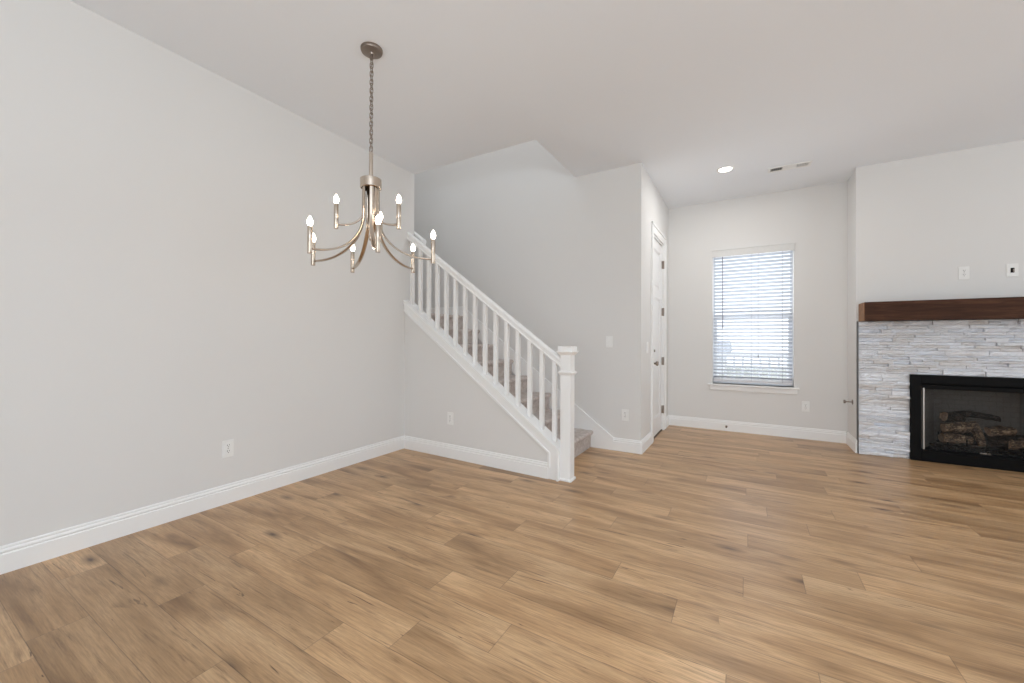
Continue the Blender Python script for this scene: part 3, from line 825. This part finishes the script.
# gas logs: each one a thing of its own, bark with paler sawn ends
def log(name, p0, p1, r0, r1, label, barkm, seed, ends=True, bend=.0):
    p0, p1 = Vector(p0), Vector(p1); mid = (p0 + p1) / 2
    root = thing(name, mid, label, 'log', 'gas fireplace logs')
    t = (p1 - p0); L = t.length; t.normalize(); a = Vector((0, 0, 1)).cross(t)
    if a.length < .1: a = Vector((0, 1, 0)).cross(t)
    a.normalize(); c = t.cross(a); n, m = 14, 18; rng = random.Random(seed)
    kn = [(rng.uniform(.15, .85), rng.uniform(0, 2 * PI)) for _ in range(3)]
    b = bmesh.new(); rows = []
    for i in range(m + 1):
        u = i / m; r = r0 + (r1 - r0) * u; row = []; ce = p0 + t * (L * u) - mid + c * (bend * math.sin(PI * u))
        for k in range(n):
            th = 2 * PI * k / n; d = 1 + .34 * noise.noise((math.cos(th) * 1.6 + seed, math.sin(th) * 1.6, u * L * 9)) + .14 * noise.noise((math.cos(th) * 3, math.sin(th) * 3 + seed, u * 14))
            for ku, kt in kn:
                dd = ((u - ku) * L / r) ** 2 + (2 * math.sin((th - kt) / 2)) ** 2 * 1.5; d += .28 * math.exp(-dd * 2)
            row.append(b.verts.new(ce + (a * math.cos(th) + c * math.sin(th)) * r * d))
        rows.append(row)
    for A, B in zip(rows, rows[1:]):
        for k in range(n): b.faces.new((A[k], A[(k + 1) % n], B[(k + 1) % n], B[k]))
    b.faces.new(rows[0]); b.faces.new(rows[-1])
    ea = [v.co.copy() for v in rows[0]]; ec = [v.co.copy() for v in rows[-1]]
    mbk = MB(); mbk.add(b); mbk.build('bark', barkm, root, True)
    if ends:
        for E_, s_ in ((ea, -1), (ec, 1)):
            cen = sum(E_, Vector()) / len(E_); b = bmesh.new()
            o1 = [b.verts.new(cen + (v - cen) * .90 + t * s_ * -.004) for v in E_]; o2 = [b.verts.new(cen + (v - cen) * .86 + t * s_ * .004) for v in E_]
            for k in range(len(o1)): b.faces.new((o1[k], o1[(k + 1) % len(o1)], o2[(k + 1) % len(o1)], o2[k]))
            b.faces.new(o1); b.faces.new(o2); q = MB(); q.add(b); q.build('sawn_end', M['logend'], root)['label'] = 'pale tan sawn end'
    return root
log('gas_log', (1.700, 5.660, .430), (1.84, 5.72, .415), .050, .042, 'short round ended log, topmost at the left of the fire', M['bark'], 1)
log('gas_log', (1.78, 5.70, .452), (2.10, 5.735, .428), .034, .024, 'long thin charred branch lying across the top of the logs', M['bark'], 2, False, .02)
log('gas_log', (1.685, 5.625, .322), (1.885, 5.70, .338), .045, .050, 'tan log with a pale round end, middle of the left stack', M['barktan'], 3)
log('gas_log', (1.668, 5.61, .222), (1.88, 5.66, .215), .048, .042, 'lowest log of the left stack, pale end facing left', M['barktan'], 4)
log('gas_log', (1.945, 5.60, .190), (1.915, 5.71, .385), .034, .030, 'pale upright log leaning in the middle of the fire', M['barktan'], 5)
log('gas_log', (1.985, 5.625, .325), (2.16, 5.66, .335), .046, .040, 'tan topped thick log right of the upright middle one', M['barktan'], 6)
log('gas_log', (1.975, 5.61, .225), (2.15, 5.64, .240), .052, .05, 'black charred log lying under the tan topped right log', M['bark'], 7, False)
log('gas_log', (2.10, 5.585, .215), (2.24, 5.62, .228), .036, .032, 'reddish brown short log at the lower right of the fire', M['barktan'], 8)
log('gas_log', (1.72, 5.755, .222), (2.30, 5.77, .230), .055, .055, 'large dark log lying flat across the back of the grate', M['bark'], 9, False)

# ------------------------------------------------------------------ chandelier
CX, CY = -2.061, 1.733
ch = thing('chandelier', (CX, CY, H), 'brushed nickel two tier chandelier with nine lit candle bulbs hanging from ceiling', 'chandelier')
def CH(mb, name, mat, smooth=True, par=None): return mb.build(name, mat, par or ch, smooth)
CH(MB().lathe([(0, 0), (.068, 0), (.068, -.008), (.064, -.018), (.050, -.022), (.014, -.024), (.010, -.034), (0, -.036)], None, 36), 'canopy', M['nickeldark'])
# chain links
zc = -.036; n_l = 23; pitch = .0268
lk = None
for i in range(n_l):
    L, W, r = .0195, .0105, .0024; pts = []
    for a in range(0, 360, 20):
        ca, sa = math.cos(math.radians(a)), math.sin(math.radians(a)); pts.append((ca * W, 0, sa * W + (L - W) * (1 if sa > 0 else -1 if sa < 0 else 0)))
    if lk is None:
        o = CH(MB().tube(pts, r, 8, True, None, Vector((0, 1, 0))), 'chain_link', M['nickeldark']); lk = o
    else:
        o = lk.copy(); COL.objects.link(o); o.parent = ch
    o.location = (0, 0, zc - .014 - i * pitch); o.rotation_euler = (0, 0, .35 + (PI / 2 if i % 2 else 0))
zr = zc - .014 - n_l * pitch + .010        # top of the rod
CH(MB().tube([(.004 * math.sin(i * 1.1), .004 * math.cos(i * 1.1), -.03 + (zr + .03) * i / 40) for i in range(41)], .0022, 6), 'wire', M['nickeldark'])
hub_t = -.832
CH(MB().lathe([(0, zr), (.006, zr), (.012, zr - .006), (.0125, hub_t + .012), (.018, hub_t + .006), (.018, hub_t), (0, hub_t)], None, 20), 'rod', M['nickel'])
CH(MB().lathe([(0, hub_t), (.062, hub_t), (.066, hub_t - .003), (.066, hub_t - .058), (.062, hub_t - .061), (.058, hub_t - .061), (.058, hub_t - .01), (0, hub_t - .01)], None, 40), 'hub_ring', M['nickel'])
CH(MB().lathe([(0, hub_t - .01), (.006, hub_t - .01), (.006, hub_t - .36), (.012, hub_t - .366), (.012, hub_t - .382), (.006, hub_t - .392), (0, hub_t - .395)], None, 16), 'centre_rod', M['nickel'])
def arm(theta, r_hub, r_end, z_start, z_end, tube_bot, name):
    # theta measured in the camera's right/forward frame, horizontal
    F0 = Vector((-math.sin(yaw), math.cos(yaw), 0)); d = (RT * math.cos(theta) + F0 * math.sin(theta)).normalized()
    side = Vector((0, 0, 1)).cross(d)
    pts = [d * r_hub + Vector((0, 0, hub_t - .03)), d * r_hub + Vector((0, 0, (hub_t + z_start) / 2))]
    N = 20; rx = r_end - r_hub; rz = z_start - z_end
    for i in range(N + 1):
        a = PI / 2 * i / N; pts.append(d * (r_hub + rx * (1 - math.cos(a))) + Vector((0, 0, z_start - rz * math.sin(a))))
    # flat rounded strap swept in the arm's own plane
    b = bmesh.new(); rows = []; w_, t_ = .0125, .0055
    for i, p in enumerate(pts):
        tg = (pts[min(i + 1, len(pts) - 1)] - pts[max(i - 1, 0)]).normalized(); nn = side.cross(tg)
        rows.append([b.verts.new(p + side * u + nn * v) for u, v in ((-w_, -t_ * .5), (-w_ * .7, -t_), (w_ * .7, -t_), (w_, -t_ * .5), (w_, t_ * .5), (w_ * .7, t_), (-w_ * .7, t_), (-w_, t_ * .5))])
    for A, B in zip(rows, rows[1:]):
        for k in range(8): b.faces.new((A[k], A[(k + 1) % 8], B[(k + 1) % 8], B[k]))
    b.faces.new(rows[0]); b.faces.new(rows[-1]); m = MB(); m.add(b)
    a_ = CH(m, name, M['nickel'])
    e = d * (r_end + .010); mtx = Matrix.Translation((e.x, e.y, tube_bot))
    CH(MB().lathe([(0, 0), (.0125, 0), (.0135, .002), (.0130, .151), (.012, .153), (0, .153)], mtx, 20), 'candle_tube', M['nickel'], True, a_)
    CH(MB().lathe([(0, .151), (.008, .151), (.0085, .155), (.0135, .165), (.0155, .175), (.0135, .188), (.008, .201), (.003, .210), (0, .212)], mtx, 18), 'bulb', M['bulb'], True, a_)
zl = 1.653 - H
for th, r_ in ((-65, .372), (-5, .398), (58, .36), (127, .385), (173, .382), (234, .38)):
    arm(math.radians(th), .050, r_, 1.965 - H, 1.682 - H, zl, 'lower_arm')
zu = 1.849 - H
for th, r_ in ((-28, .228), (92, .21), (213, .195)):
    arm(math.radians(th), .045, r_, 1.985 - H, 1.878 - H, zu, 'upper_arm')
